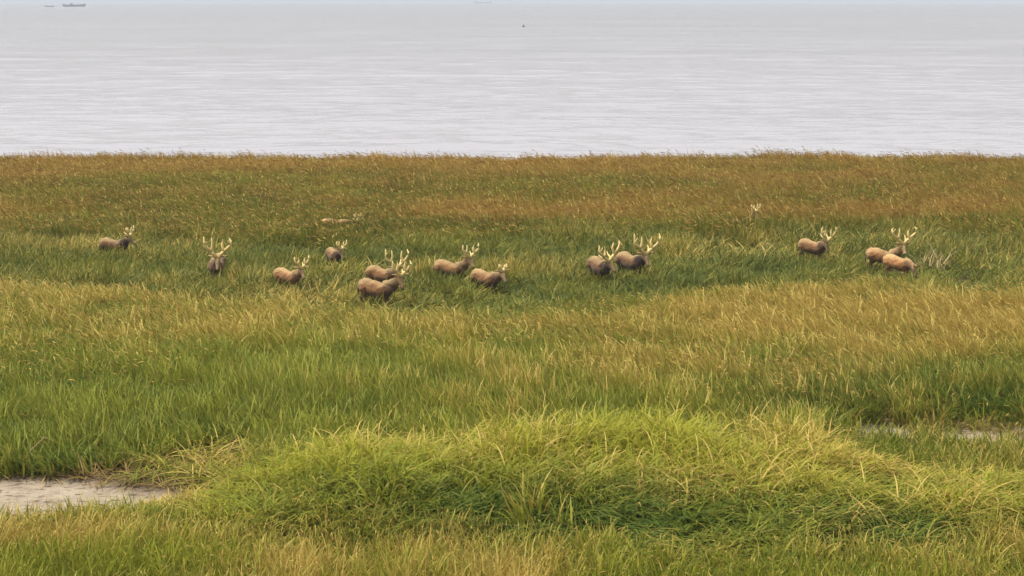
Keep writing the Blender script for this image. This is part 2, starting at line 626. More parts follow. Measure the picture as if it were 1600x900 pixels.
T_dead = [tuft_mesh('tuft', M_dead, 600 + i, n=14, L=(0.5, 1.3), lean=(45, 84), bend=(10, 60), pw=1.3, w=(0.03, 0.05), wind=0.1, seg=5, rad=0.3) for i in range(5)]


def sample(y0, y1, dens, seed, margin=9.0):
    """jittered grid of points between two distances, in the strip the camera and its neighbours can see"""
    rg = np.random.default_rng(seed)
    st = 1.0 / math.sqrt(dens)
    hw = y1 * 800 / FPX + margin
    X, Y = np.meshgrid(np.arange(-hw, hw, st), np.arange(y0, y1, st))
    X = (X + rg.uniform(-0.5, 0.5, X.shape) * st * 1.3).ravel()
    Y = (Y + rg.uniform(-0.5, 0.5, Y.shape) * st * 1.3).ravel()
    k = np.abs(X) < Y * 800 / FPX + margin
    return X[k], Y[k], rg


def finish(name, label, variants, X, Y, rg, keep, h, dry, tint, mat, yaw=40, widen=1.0, tilt=5):
    X, Y, h, dry, tint = X[keep], Y[keep], h[keep], dry[keep], tint[keep]
    k = len(X)
    Z = terrain_z(X, Y)
    rot = np.stack([rg.normal(0, math.radians(tilt), k), rg.normal(0, math.radians(tilt), k), rg.normal(0, math.radians(yaw), k)], -1)
    sw = rg.uniform(0.85, 1.15, k) * widen
    scl = np.stack([sw, sw, h * rg.uniform(0.86, 1.14, k)], -1)
    return scatter(name, label, variants, np.stack([X, Y, Z], -1), rot, scl, np.clip(dry, 0, 1), np.clip(tint, 0, 1), mat)


DEER_LOW = []      # spots where the grass round a deer is shorter: filled below, x, y, radius, height factor


# ---- deer table: (trunk u, back v, body heading, poll u, poll v, head heading, head pitch, antler size, antler spread, label)
DEER = [
    dict(u=177, ds=1.08, vb=372, h=-20, pu=202, pv=369, hh=-30, hp=-28, an=0.52, sp=0.8, dark=1.0,
         label='dark-necked stag standing side-on, leftmost deer of the herd'),
    dict(u=338, ds=1.28, vb=398, h=-88, pu=340, pv=402, hh=-84, hp=-38, an=0.82, sp=1.0, dark=0.35,
         label='stag facing the camera head-on with wide pale antlers, standing alone on the left'),
    dict(u=449, ds=1.05, vb=418, h=-36, pu=471, pv=419, hh=-62, hp=-38, an=0.62, sp=0.85, dark=0.2,
         label='reddish stag with small antlers, half sunk in grass left of the overlapping pair'),
    dict(u=521, ds=1.00, vb=386, h=-68, pu=533, pv=390, hh=-60, hp=-40, an=0.52, sp=0.8, dark=0.7,
         label='small stag with dull antlers coming forward in a grass hollow below the far pale back'),
    dict(u=596, ds=1.12, vb=414, h=-30, pu=620, pv=419, hh=-80, hp=-36, an=0.86, sp=0.95, dark=0.4,
         label='stag with tall forked antlers, rear one of the overlapping pair'),
    dict(u=588, ds=1.20, vb=434, h=-26, pu=626, pv=431, hh=-66, hp=-46, an=0.60, sp=0.9, dark=0.4,
         label='stag nearest the camera, front one of the overlapping pair'),
    dict(u=703, ds=1.10, vb=405, h=-24, pu=734, pv=402, hh=-58, hp=-35, an=0.66, sp=0.95, dark=0.4,
         label='pale-backed stag with head raised, standing just behind the short-antlered deer'),
    dict(u=759, ds=1.12, vb=418, h=-40, pu=785, pv=424, hh=-62, hp=-34, an=0.34, sp=0.7, dark=0.4,
         label='short-antlered deer with dark muzzle, head lowered towards the camera'),
    dict(u=937, ds=1.20, vb=402, h=-66, pu=951, pv=408, hh=-50, hp=-30, an=0.80, sp=1.05, dark=0.9, roll=14,
         label='stag with tilted wide antlers, left one of the two side by side'),
    dict(u=985, ds=1.25, vb=394, h=-54, pu=1009, pv=397, hh=-74, hp=-34, an=0.84, sp=1.0, dark=1.0,
         label='brown black-chested stag with the tallest antlers, right one of two side by side'),
    dict(u=1270, ds=1.12, vb=373, h=-42, pu=1292, pv=377, hh=-66, hp=-58, an=0.80, sp=0.75, dark=0.6,
         label='stag with curved antlers bowing its head, left of the two rightmost deer'),
    dict(u=1380, ds=1.15, vb=386, h=-26, pu=1411, pv=381, hh=-78, hp=-36, an=0.88, sp=1.05, dark=0.3,
         label='rightmost stag with high antlers, its body partly hidden by a pale back'),
    dict(u=1404, ds=1.08, vb=397, h=-42, pu=1431, pv=416, hh=-30, hp=-75, an=0.0, sp=0.7, dark=0.0,
         label='pale sandy deer with its head down in the grass, in front of the rightmost stag'),
    dict(u=522, ds=0.95, vb=340, h=-4, pu=557, pv=346, hh=-40, hp=-35, an=0.55, sp=0.7, dark=0.1,
         label='distant deer showing only a pale back above the tan grass'),
    dict(u=1152, ds=0.95, vb=341, h=-6, pu=1180, pv=331, hh=-60, hp=-35, an=0.55, sp=0.9, dark=0.3,
         label='farthest deer, little more than pale antlers above the grass'),
]
for dd in DEER:
    q = ground_at(dd['u'], dd['vb'], 1.24 * dd.get('ds', 1.15))
    dd['pos'] = np.array([q[0], q[1], float(terrain_z(np.array([q[0]]), np.array([q[1]]))[0])])


def deer_height_cap(X, Y, h, base_h):
    """grass is trodden and browsed low where the deer stand"""
    for i, dd in enumerate(DEER):
        px, py = dd['pos'][0], dd['pos'][1]
        r = np.hypot((X - px) / 1.7, (Y - (py - 0.6)) / 2.0)
        if i < 13:
            h = np.where(r < 1.0, np.minimum(h, 1.02 / base_h), h)
        else:      # these two wade through taller stands
            f = np.hypot((X - px - 0.4) / 3.6, (Y - (py - 1.6)) / 3.4)
            h = np.where(f < 1.0, np.maximum(h, (1.05, 1.32)[i - 13] - 0.25 * f), h)
    return h


# far band: tan and russet tips towards the shore
X, Y, rg = sample(96, SHORE_Y + 1.5, 5.2, 11, margin=12)
U, V = project(X, Y, np.zeros_like(X))
nzL, nzS = fbm(X * 0.05, Y * 0.08, 61), fbm(X * 0.35, Y * 0.5, 62)
edge = 56 * (fbm(X * 0.16, Y * 0.2, 63) - 0.5) * (1 - np.exp(-((U - 530) / 60) ** 2) - np.exp(-((U - 1160) / 60) ** 2))
keep = (V < strip_far(U) + 12 * (nzS - 0.5) + edge) & (Y < SHORE_Y - 4 + 6 * fbm(X * 0.04, X * 0, 65))
dens_gap = rg.uniform(size=len(X)) < 0.75 + 0.5 * nzS
dry = 0.08 + 0.56 * sstep(306, 266, V + 20 * (nzS - 0.5)) + 0.12 * np.exp(-((V - 352) / 16) ** 2) + 1.3 * (nzL - 0.5) + 1.0 * (nzS - 0.5)
dry -= 0.35 * sstep(340, 384, V)
h = 0.80 + 0.35 * (nzS - 0.5) * 2 + 0.15 * (nzL - 0.5)
h = deer_height_cap(X, Y, h, 1.0)
tint = 0.56 + 0.9 * (fbm(X * 0.22, Y * 0.3, 64) - 0.5) - 0.15 * sstep(350, 384, V)
finish('russet_marsh_grass', 'tall marsh grass with russet and tan tips reaching back to the sea', T_far, X, Y, rg, keep & dens_gap, h, dry, tint, M_rust, widen=1.05)

# trodden strip where the deer stand
X, Y, rg = sample(80, 122, 7.5, 12)
U, V = project(X, Y, np.zeros_like(X))
nzL, nzS = fbm(X * 0.10, Y * 0.12, 71), fbm(X * 0.45, Y * 0.55, 72)
keep = (V >= strip_far(U) - 30) & (V < strip_near(U) + 24)
hol = fbm(X * 0.3, Y * 0.22, 73)
keep &= rg.uniform(size=len(X)) < np.clip(0.35 + 1.8 * (hol - 0.28), 0.4, 1.0)
h = 0.20 + 0.7 * nzS + 0.5 * (nzL - 0.5) + 0.9 * (hol - 0.3)
h = np.maximum(deer_height_cap(X, Y, h, 1.0), 0.22)
dry = -0.02 + 0.8 * (nzL - 0.5) + 0.35 * (nzS - 0.5) + 0.25 * rg.uniform(size=len(X))
tint = 0.30 + 1.1 * (nzS - 0.45)
finish('trodden_grass', 'dark green trodden grass in the strip where the deer stand', T_flat, X, Y, rg, keep, h, dry, tint, M_grass, yaw=80, tilt=12)

# broad middle band: tan seed heads behind, green in front
X, Y, rg = sample(56, 100, 7.5, 13)
U, V = project(X, Y, np.zeros_like(X))
nzL, nzS = fbm(X * 0.09, Y * 0.10, 81), fbm(X * 0.5, Y * 0.6, 82)
edge = 44 * (fbm(X * 0.2, Y * 0.2, 83) - 0.5)
keep = (V >= strip_near(U) + 16 * (nzS - 0.5) + edge) & (V < band_base(U) + 14 * (nzS - 0.5))
pit = np.exp(-(((U - 430) / 26) ** 2 + ((V - 585) / 14) ** 2))
dark2 = np.exp(-(((U - 1535) / 30) ** 2 + ((V - 592) / 16) ** 2))
keep &= rg.uniform(size=len(X)) < (0.80 + 0.4 * nzS) * (1 - 0.9 * pit)
h = 0.84 + 0.6 * (nzS - 0.5) + 0.3 * (nzL - 0.5) - 0.35 * pit - 0.25 * dark2
h *= 1 - 0.30 * sstep(30, 0, band_base(U) - V)
Vn = V + 240 * (fbm(X * 0.13, Y * 0.1, 84) - 0.5) + 60 * (nzS - 0.5)
dry = 0.38 - 0.28 * sstep(490, 650, Vn) + 0.9 * (nzL - 0.5) + 0.7 * (nzS - 0.5) + 0.12 * sstep(1000, 1500, U) * sstep(650, 560, V)
dry -= 0.09 * sstep(700, 350, U) * sstep(540, 620, V)
h = h + 0.14 * sstep(560, 640, V)
tint = 0.58 + 0.8 * (nzS - 0.5) + 0.5 * (nzL - 0.5) - 0.25 * sstep(1000, 1300, U) * sstep(560, 640, V)
low = rg.uniform(size=len(X)) < sstep(500, 680, Vn)
finish('seeding_marsh_grass', 'tall marsh grass with tan seed heads just in front of the deer', T_tall, X, Y, rg, keep & ~low, h, dry, tint, M_grass)
finish('green_marsh_grass', 'upright green marsh grass between the tan seed heads and the bright mound', T_green, X, Y, rg, keep & low, h, dry, tint, M_grass)

# arching yellow-green patch in front
X, Y, rg = sample(42, 66, 8.5, 14, margin=7)
U, V = project(X, Y, np.zeros_like(X))
nzL, nzS = fbm(X * 0.16, Y * 0.18, 91), fbm(X * 0.6, Y * 0.7, 92)
mb, mf = mound_back(U), mound_front(U)
keep = (V >= mb + 30 * (nzS - 0.5) + 50 * (nzL - 0.5)) & (V < mf + 50 * (nzS - 0.5) + 60 * (nzL - 0.5))
keep &= rg.uniform(size=len(X)) < 0.7 + 0.6 * nzS
fr = np.clip((V - mb) / 158, 0, 1)
big = fbm(X * 0.28, Y * 0.22, 94)
h = (1.14 - 0.60 * sstep(0.5, 1.0, fr)) * (1 + 0.9 * (nzS - 0.5) + 1.3 * (big - 0.5)) * (1 - 0.38 * sstep(1120, 1400, U)) * (1 - 0.22 * np.exp(-((U - 1180) / 170) ** 2)) * (1 + 0.14 * np.exp(-((U - 640) / 220) ** 2)) * (0.55 + 0.45 * sstep(360, 480, U))
tint = 0.94 - 0.66 * sstep(0.38, 0.75, fr) + 0.8 * (nzS - 0.5) + 0.9 * (big - 0.5) - 0.15 * sstep(1150, 1350, U)  # yellower lit top and shaded front face are put into the tint
dry = 0.08 + 0.12 * sstep(0.5, 0.0, fr) + 0.9 * (fbm(X * 0.3, Y * 0.3, 93) - 0.5) + 0.3 * (nzS - 0.5)
finish('arching_grass', 'bright yellow-green grass arching over in a broad mound in the foreground', T_arch, X, Y, rg, keep, h, dry, tint, M_grass, yaw=70, tilt=8)

# short dry and green foreground
X, Y, rg = sample(40, 62, 11, 15, margin=7)
U, V = project(X, Y, np.zeros_like(X))
nzL, nzS = fbm(X * 0.22, Y * 0.25, 95), fbm(X * 0.8, Y * 0.9, 96)
ml = poly_mask(U, V, MUD_L, 10)
front = (V >= mound_front(U) - 30 + 60 * (nzL - 0.5))
left = (U < 420) & (V > 776) & (V < mound_front(U) + 10)
keep = (front | left) & (ml < 0.15 + 0.3 * nzS)
keep &= rg.uniform(size=len(X)) < 0.55 + 0.8 * nzS
h = 0.85 + 0.9 * (nzS - 0.4) + 0.3 * sstep(860, 930, V)
h *= 0.45 + 0.55 * sstep(0, 30, V - 806 + 0.03 * U)
dry = 0.28 + 0.3 * sstep(600, 400, U) + 1.3 * (nzL - 0.5) + 0.7 * (nzS - 0.5) - 0.45 * sstep(858, 900, V) * sstep(480, 250, U) - 0.30 * np.exp(-((U - 1020) / 220) ** 2) - 0.1 * sstep(700, 1000, U)
tint = 0.55 + 0.6 * (nzS - 0.5)
finish('short_dry_grass', 'short tan and green grass along the near edge', T_short, X, Y, rg, keep, h, dry, tint, M_grass, yaw=90, tilt=14)

# sparse green tufts over the right-hand mud and behind the mound
X, Y, rg = sample(54, 70, 6.0, 16, margin=7)
U, V = project(X, Y, np.zeros_like(X))
nzL, nzS = fbm(X * 0.25, Y * 0.25, 97), fbm(X * 0.7, Y * 0.8, 98)
mr = poly_mask(U, V, MUD_R, 6)
gap = (V >= band_base(U) - 4) & (V < mound_back(U) + 10) & (U > 1230)
keep = gap & (rg.uniform(size=len(X)) < np.where(mr > 0.4, 0.14 + 0.6 * (nzL > 0.54), 0.9))
h = 0.85 + 0.7 * (nzS - 0.4)
dry = 0.15 + 0.8 * (nzL - 0.5)
tint = 0.4 + 0.6 * (nzS - 0.5)
finish('sparse_green_grass', 'sparse green tufts on the pale mud at the right', T_short, X, Y, rg, keep, h, dry, tint, M_grass, yaw=70, tilt=8)

# reeds that run on from the band into the back of the mound, and straggling arcs at its left end
X, Y, rg = sample(50, 72, 6.0, 18, margin=7)
U, V = project(X, Y, np.zeros_like(X))
nzL, nzS = fbm(X * 0.25, Y * 0.25, 101), fbm(X * 0.7, Y * 0.8, 102)
keep = (V >= band_base(U) - 4) & (V < mound_back(U) + 4 + 60 * (nzL - 0.5)) & (U > 400) & (U <= 1290)
keep |= (V > mound_back(U) + 60) & (V < mound_back(U) + 150) & (U > 800) & (nzL * 0.6 + nzS * 0.4 > 0.66) & (rg.uniform(size=len(X)) < 0.6)
h = 0.72 + 0.7 * (nzS - 0.4)
dry = 0.12 + 0.8 * (nzL - 0.5)
tint = 0.55 + 0.8 * (nzS - 0.5)
finish('green_reed_grass', 'green reed grass running into the back of the bright mound', T_green, X, Y, rg, keep, h, dry, tint, M_grass, yaw=60, tilt=8)
X, Y, rg = sample(50, 72, 5.0, 19, margin=7)
U, V = project(X, Y, np.zeros_like(X))
nzS = fbm(X * 0.7, Y * 0.8, 103)
st = poly_mask(U, V, [(190, 738), (300, 716), (400, 696), (430, 760), (330, 766), (240, 758)], 12)
keep = rg.uniform(size=len(X)) < st * (0.05 + 0.7 * nzS)
finish('straggling_grass', 'straggling yellow grass arcs between the left mud and the bright mound', T_arch, X, Y, rg, keep, 0.25 + 0.45 * nzS, 0.22 + 1.2 * (nzS - 0.5), 0.55 + 0 * X, M_grass, yaw=120, tilt=10)

# fallen dead stems along the mud edges
X, Y, rg = sample(50, 72, 9.0, 17, margin=7)
U, V = project(X, Y, np.zeros_like(X))
nzS = fbm(X * 0.7, Y * 0.8, 99)
lit = np.maximum(poly_mask(U, V, [(-260, 728), (0, 732), (110, 734), (200, 722), (300, 706), (400, 690), (430, 740), (300, 768), (200, 758), (130, 747), (-260, 745)], 8),
                 poly_mask(U, V, [(1330, 655), (1450, 655), (1600, 664), (1860, 668), (1860, 682), (1600, 678), (1450, 668)], 6))
keep = (rg.uniform(size=len(X)) < lit * (0.15 + 0.5 * nzS))
h = np.full(len(X), 0.9)
dry = 0.6 + 0.8 * (nzS - 0.5)
tint = 0.4 + 0.8 * (nzS - 0.5)
finish('fallen_grass_litter', 'brown fallen grass stems littering the edge of the bare mud', T_dead, X, Y, rg, keep, h, dry, tint, M_dead, yaw=180, tilt=6)

# ------------------------------------------------------------------ deer
m, n, l, out = mat_new('deer_coat')
p = n.new('ShaderNodeBsdfPrincipled')
p.inputs['Roughness'].default_value = 0.75
p.inputs['Specular IOR Level'].default_value = 0.25
p.inputs['Sheen Weight'].default_value = 0.15
va = n.new('ShaderNodeAttribute'); va.attribute_name = 'coat'
tc = n.new('ShaderNodeTexCoord')
nz = n.new('ShaderNodeTexNoise')
nz.inputs['Scale'].default_value = 14
nz.inputs['Detail'].default_value = 6
l.new(tc.outputs['Object'], nz.inputs['Vector'])
rr = n.new('ShaderNodeMapRange')
rr.inputs['To Min'].default_value = 0.55
rr.inputs['To Max'].default_value = 1.45
l.new(nz.outputs['Fac'], rr.inputs['Value'])
mu = n.new('ShaderNodeMixRGB'); mu.blend_type = 'MULTIPLY'; mu.inputs[0].default_value = 1
l.new(va.outputs['Color'], mu.inputs[1])
l.new(rr.outputs[0], mu.inputs[2])
l.new(mu.outputs[0], p.inputs['Base Color'])
bp = n.new('ShaderNodeBump'); bp.inputs['Strength'].default_value = 0.4; bp.inputs['Distance'].default_value = 0.02
l.new(nz.outputs['Fac'], bp.inputs['Height']); l.new(bp.outputs[0], p.inputs['Normal'])
l.new(p.outputs[0], out.inputs['Surface'])
M_coat = m
M_antler = simple_mat('antler_bone', (0.55, 0.40, 0.13), (0.72, 0.55, 0.22), 18, 0.6, 0.3)
M_eye = simple_mat('deer_eye', (0.01, 0.008, 0.006), (0.02, 0.014, 0.01), 5, 0.15)
M_nose = simple_mat('deer_nose', (0.015, 0.012, 0.011), (0.04, 0.032, 0.03), 30, 0.35)

CHEST = np.array([0.50, 0, 0.91])


def rotz(a):
    c, s = math.cos(a), math.sin(a)
    return np.array([[c, -s, 0], [s, c, 0], [0, 0, 1.0]])


def build_deer(i, d):
    rg = np.random.default_rng(900 + i)
    DS = d.get('ds', 1.15)
    hd = math.radians(d['h'])
    Rw = rotz(hd)
    pos = d['pos']
    root = empty('deer', tuple(pos), hd)
    # poll (top of the head) on its sight line, a neck's length from the chest
    root.scale = (DS, DS, DS)
    cw = pos + Rw @ CHEST * DS
    dr = ray(d['pu'], d['pv'])
    tc_ = np.dot(cw - CAMP, dr)
    near = CAMP + dr * tc_
    off = np.linalg.norm(near - cw)
    NL = 0.62 * DS
    back = math.sqrt(max(NL * NL - off * off, 0.0))
    hw_ = near - dr * back * d.get('fwd', 1.0)
    poll = Rw.T @ (hw_ - pos) / DS
    # head axes in local space
    ha, hp = math.radians(d['hh'] - d['h']), math.radians(d['hp'])
    f = np.array([math.cos(hp) * math.cos(ha), math.cos(hp) * math.sin(ha), math.sin(hp)])
    s = np.cross([0, 0, 1.0], f); s /= np.linalg.norm(s)
    ro = math.radians(d.get('roll', 0))
    up = np.cross(f, s)
    s, up = s * math.cos(ro) + up * math.sin(ro), up * math.cos(ro) - s * math.sin(ro)
    parts = []
    wj = rg.uniform(0.95, 1.06)
    tr = [(-0.77, 0.93, 0.12, 0.12), (-0.71, 0.93, 0.22, 0.20), (-0.58, 0.925, 0.30, 0.25), (-0.36, 0.90, 0.335, 0.275),
          (-0.08, 0.805, 0.335, 0.315), (0.18, 0.74, 0.335, 0.32), (0.40, 0.755, 0.32, 0.275), (0.56, 0.80, 0.26, 0.225), (0.68, 0.82, 0.17, 0.15)]
    for sg in (-1, 1):      # haunch and shoulder muscle
        parts.append(ring_tube([(-0.58, sg * 0.12, 1.10), (-0.55, sg * 0.17, 0.98), (-0.50, sg * 0.185, 0.82), (-0.44, sg * 0.17, 0.68)], [0.06, 0.125, 0.13, 0.08], [0.10, 0.19, 0.20, 0.12], 12, upref=(1, 0, 0)))
        parts.append(ring_tube([(0.30, sg * 0.12, 1.02), (0.36, sg * 0.20, 0.90), (0.43, sg * 0.21, 0.74), (0.45, sg * 0.17, 0.62)], [0.06, 0.10, 0.10, 0.07], [0.08, 0.15, 0.14, 0.09], 12, upref=(1, 0, 0)))
    parts.append(ring_tube([(a, 0, b) for a, b, _, _ in tr], [q[3] * wj * 0.90 for q in tr], [q[2] * 0.95 for q in tr], 16))
    # neck: leaves the shoulders and bends to the poll
    hb = poll - up * 0.10 - f * 0.02
    n0 = np.array([0.38, 0, 0.88])
    mid = 0.5 * (CHEST + hb) + np.array([0.03, 0, -0.05])
    q1 = 0.5 * (n0 + mid) + np.array([0.04, 0, -0.02])
    npth = [n0, q1, mid, 0.5 * (mid + hb) + np.array([0, 0, -0.01]), hb]
    parts.append(ring_tube(npth, [0.20, 0.185, 0.155, 0.13, 0.11], [0.27, 0.255, 0.215, 0.17, 0.125], 14))
    # head: skull, cheeks, long muzzle
    hs = 1.18
    uh, fh_, sh = up * hs, f * hs, s * hs
    hd_p = [poll - uh * 0.09 - fh_ * 0.05, poll - uh * 0.085 + fh_ * 0.05, poll - uh * 0.10 + fh_ * 0.15, poll - uh * 0.13 + fh_ * 0.28, poll - uh * 0.15 + fh_ * 0.39, poll - uh * 0.16 + fh_ * 0.44]
    parts.append(ring_tube(hd_p, [q * hs for q in (0.075, 0.098, 0.092, 0.062, 0.056, 0.04)], [q * hs for q in (0.085, 0.115, 0.11, 0.078, 0.06, 0.042)], 12, upref=up))
    for sg in (-1, 1):
        e0 = poll - uh * 0.035 + sh * sg * 0.075 - fh_ * 0.02
        e1 = e0 + sh * sg * 0.11 + uh * 0.035 - fh_ * 0.03
        e2 = e0 + sh * sg * 0.24 + uh * 0.05 - fh_ * 0.05
        parts.append(ring_tube([e0, e1, e2], [0.03, 0.06, 0.026], [0.03, 0.032, 0.018], 8, upref=up))
        # brow ridges
        parts.append(ring_tube([poll - uh * 0.02 + sh * sg * 0.045 - fh_ * 0.02, poll + uh * 0.03 + sh * sg * 0.06], [0.038, 0.03], None, 8))
    # shaggy throat mane
    parts.append(ring_tube([hb - up * 0.12 + f * 0.02, mid + np.array([0.05, 0, -0.15]), np.array([0.60, 0, 0.72])], [0.06, 0.09, 0.08], [0.08, 0.12, 0.10], 10))
    # tail
    parts.append(ring_tube([(-0.70, 0, 1.10), (-0.80, 0, 1.02), (-0.84, 0, 0.85), (-0.83, 0, 0.62), (-0.82, 0, 0.50)], [0.04, 0.035, 0.025, 0.035, 0.02], None, 8))
    # legs
    for sg in (-1, 1):
        st = rg.uniform(-0.10, 0.10)
        parts.append(ring_tube([(0.42, sg * 0.13, 0.95), (0.44, sg * 0.145, 0.72), (0.45 + st * 0.5, sg * 0.13, 0.44), (0.44 + st * 0.8, sg * 0.125, 0.36),
                                (0.44 + st, sg * 0.12, 0.12), (0.48 + st, sg * 0.12, 0.05), (0.51 + st, sg * 0.12, 0.0)],
                               [0.10, 0.085, 0.05, 0.045, 0.034, 0.044, 0.05], [0.15, 0.115, 0.055, 0.048, 0.036, 0.05, 0.06], 10, upref=(1, 0, 0)))
        st = rg.uniform(-0.10, 0.10)
        parts.append(ring_tube([(-0.50, sg * 0.11, 0.96), (-0.45, sg * 0.15, 0.74), (-0.44 + st * 0.3, sg * 0.15, 0.62), (-0.60 + st * 0.7, sg * 0.13, 0.42),
                                (-0.585 + st, sg * 0.12, 0.34), (-0.56 + st, sg * 0.12, 0.12), (-0.52 + st, sg * 0.12, 0.05), (-0.49 + st, sg * 0.12, 0.0)],
                               [0.13, 0.12, 0.09, 0.05, 0.042, 0.034, 0.044, 0.05], [0.20, 0.17, 0.12, 0.062, 0.048, 0.038, 0.05, 0.06], 10, upref=(1, 0, 0)))
    V_, F_ = join(parts)
    tmp = mesh_obj('tmp', V_, F_, None)
    rm = tmp.modifiers.new('r', 'REMESH'); rm.mode = 'VOXEL'; rm.voxel_size = 0.02
    sm = tmp.modifiers.new('s', 'SMOOTH'); sm.factor = 0.5; sm.iterations = 4
    dg = bpy.context.evaluated_depsgraph_get()
    me = bpy.data.meshes.new_from_object(tmp.evaluated_get(dg))
    bpy.data.objects.remove(tmp)
    me.name = 'body'
    me.materials.clear()
    me.materials.append(M_coat)
    k = len(me.vertices)
    co = np.empty(k * 3, np.float32); me.vertices.foreach_get('co', co); co = co.reshape(-1, 3).astype(float)

    # shaggy coat: small locks, heavier on the neck and under the belly
    nrm = np.empty(k * 3, np.float32); me.vertices.foreach_get('normal', nrm); nrm = nrm.reshape(-1, 3)
    lock = (fbm(co[:, 0] * 16 + 7 * i, co[:, 2] * 7 + co[:, 1] * 5, 200 + i, 3) - 0.5) * 0.034 + (fbm(co[:, 0] * 5, co[:, 2] * 4 + co[:, 1] * 3, 230 + i, 2) - 0.5) * 0.05
    lock *= sstep(0.30, 0.60, co[:, 2]) * np.where(np.linalg.norm(co - (poll + f * 0.2), axis=1) < 0.40, 0.2, 1.0)
    co2 = co + nrm * lock[:, None]
    me.vertices.foreach_set('co', co2.astype(np.float32).ravel())
    me.update()

    def seg_d(a, b):
        ab = b - a
        t = np.clip(((co - a) @ ab) / (ab @ ab), 0, 1)
        return np.linalg.norm(co - a - t[:, None] * ab, axis=1), t
    dn, tn = seg_d(np.array([0.46, 0, 0.98]), hb)
    dh, th = seg_d(hd_p[0], hd_p[-1])
    neckm = sstep(0.36, 0.20, dn) * sstep(0.22, 0.62, co[:, 0] + 0.4 * tn) * (1 - sstep(0.17, 0.12, dh))
    headm = sstep(0.20, 0.14, dh) * sstep(0.6, 1.0, tn)
    z = co[:, 2]
    dk = d['dark']
    var = rg.uniform(0.9, 1.1)
    lit_back_c, flank, belly = np.array([0.60, 0.47, 0.29]), np.array([0.30, 0.165, 0.085]), np.array([0.06, 0.034, 0.024])  # back colour: paler coat plus a painted top-light highlight
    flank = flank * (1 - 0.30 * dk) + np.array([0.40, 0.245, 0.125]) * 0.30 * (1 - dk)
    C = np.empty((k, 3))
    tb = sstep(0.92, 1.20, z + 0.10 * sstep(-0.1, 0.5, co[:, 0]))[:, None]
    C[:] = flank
    C = C * (1 - tb) + lit_back_c * tb
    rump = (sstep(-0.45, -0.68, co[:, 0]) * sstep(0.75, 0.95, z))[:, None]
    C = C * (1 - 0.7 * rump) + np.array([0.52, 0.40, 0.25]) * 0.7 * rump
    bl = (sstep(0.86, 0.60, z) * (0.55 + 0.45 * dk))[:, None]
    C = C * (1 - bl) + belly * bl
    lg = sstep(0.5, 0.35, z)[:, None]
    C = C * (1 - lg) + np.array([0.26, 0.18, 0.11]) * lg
    # dark mane on neck and chest, paler along the nape
    nape = sstep(0.02, 0.14, z - (0.98 + tn * (hb[2] - 0.98)))
    nm = (neckm * (0.35 + 0.65 * dk) * (1 - 0.55 * nape))[:, None]
    C = C * (1 - nm) + np.array([0.050, 0.027, 0.017]) * nm
    chest = (sstep(0.52, 0.66, co[:, 0]) * sstep(1.08, 0.9, z) * (1 - headm) * (0.3 + 0.7 * dk))[:, None]
    C = C * (1 - chest) + np.array([0.06, 0.032, 0.022]) * chest
    face = np.array([0.40, 0.30, 0.20]) * (1 - th[:, None]) + np.array([0.33, 0.26, 0.19]) * th[:, None]
    C = C * (1 - headm[:, None]) + face * headm[:, None]
    und = (headm * sstep(0.0, -0.06, (co - (poll - up * 0.14)) @ up))[:, None]
    C = C * (1 - 0.5 * und) + np.array([0.20, 0.15, 0.11]) * 0.5 * und
    hoof = sstep(0.07, 0.04, z)[:, None]
    C = C * (1 - hoof) + 0.02 * hoof
    C = C * (0.72 + 0.56 * fbm(co[:, 0] * 4 + 3 * i, co[:, 2] * 4 + co[:, 1] * 3, 260 + i, 3))[:, None]
    C = np.clip(C * var * np.array([0.68, 0.56, 0.36]) * (1.08 - 0.30 * dk), 0, 1)
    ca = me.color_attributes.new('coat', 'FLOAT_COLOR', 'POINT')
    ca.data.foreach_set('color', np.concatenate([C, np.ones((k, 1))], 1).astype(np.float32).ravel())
    me.polygons.foreach_set('use_smooth', [True] * len(me.polygons))
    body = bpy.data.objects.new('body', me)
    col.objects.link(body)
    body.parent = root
    # eyes and nose
    for sg in (-1, 1):
        c = poll - uh * 0.085 + fh_ * 0.12 + sh * sg * 0.083
        v_, f_ = ring_tube([c - f * 0.022, c - f * 0.01, c + f * 0.01, c + f * 0.022], [0.006, 0.02, 0.02, 0.006], None, 8, upref=up)
        mesh_obj('eye', v_, f_, M_eye, root, True)
    c = hd_p[-1]
    v_, f_ = ring_tube([c - f * 0.03, c, c + f * 0.022], [0.051, 0.053, 0.033], [0.045, 0.047, 0.028], 10, upref=up)
    mesh_obj('nose', v_, f_, M_nose, root, True)
    # antlers: stem, forked front beam, long rear tine
    a = d['an']
    if a > 0:
        for sg in (-1, 1):
            J = lambda q=0.05: 1 + rg.uniform(-q, q) * 2

            def pt(fw, sd, uz):
                w3 = np.array([0, 0, 1.0]) * 0.75 + up * 0.25
                w3 /= np.linalg.norm(w3)
                fh = f - w3 * np.dot(f, w3); fh /= np.linalg.norm(fh)
                return poll + up * 0.02 + s * sg * 0.05 + (fh * fw + s * sg * sd * d['sp'] * 1.12 + w3 * uz) * a
            ky = J()
            fork = pt(0.02, 0.20 * J(), 0.27)
            ap = []
            ap.append(ring_tube([pt(0, -0.01, -0.05), pt(0.01, 0.05, 0.08), pt(0.02, 0.12, 0.17), fork], [0.080, 0.072, 0.067, 0.064], None, 8))
            ap.append(ring_tube([fork, pt(0.05, 0.38, 0.44 * ky), pt(0.04, 0.50 * J(), 0.58 * ky), pt(0.0, 0.53 * J(), 0.78), pt(-0.03, 0.48 * J(), 0.95 * J())], [0.064, 0.061, 0.056, 0.046, 0.020], None, 8))
            ap.append(ring_tube([fork, pt(0.0, 0.19 * J(), 0.42), pt(-0.04, 0.15 * J(), 0.60), pt(-0.04, 0.19 * J(), 0.86 * J())], [0.060, 0.056, 0.048, 0.020], None, 8))
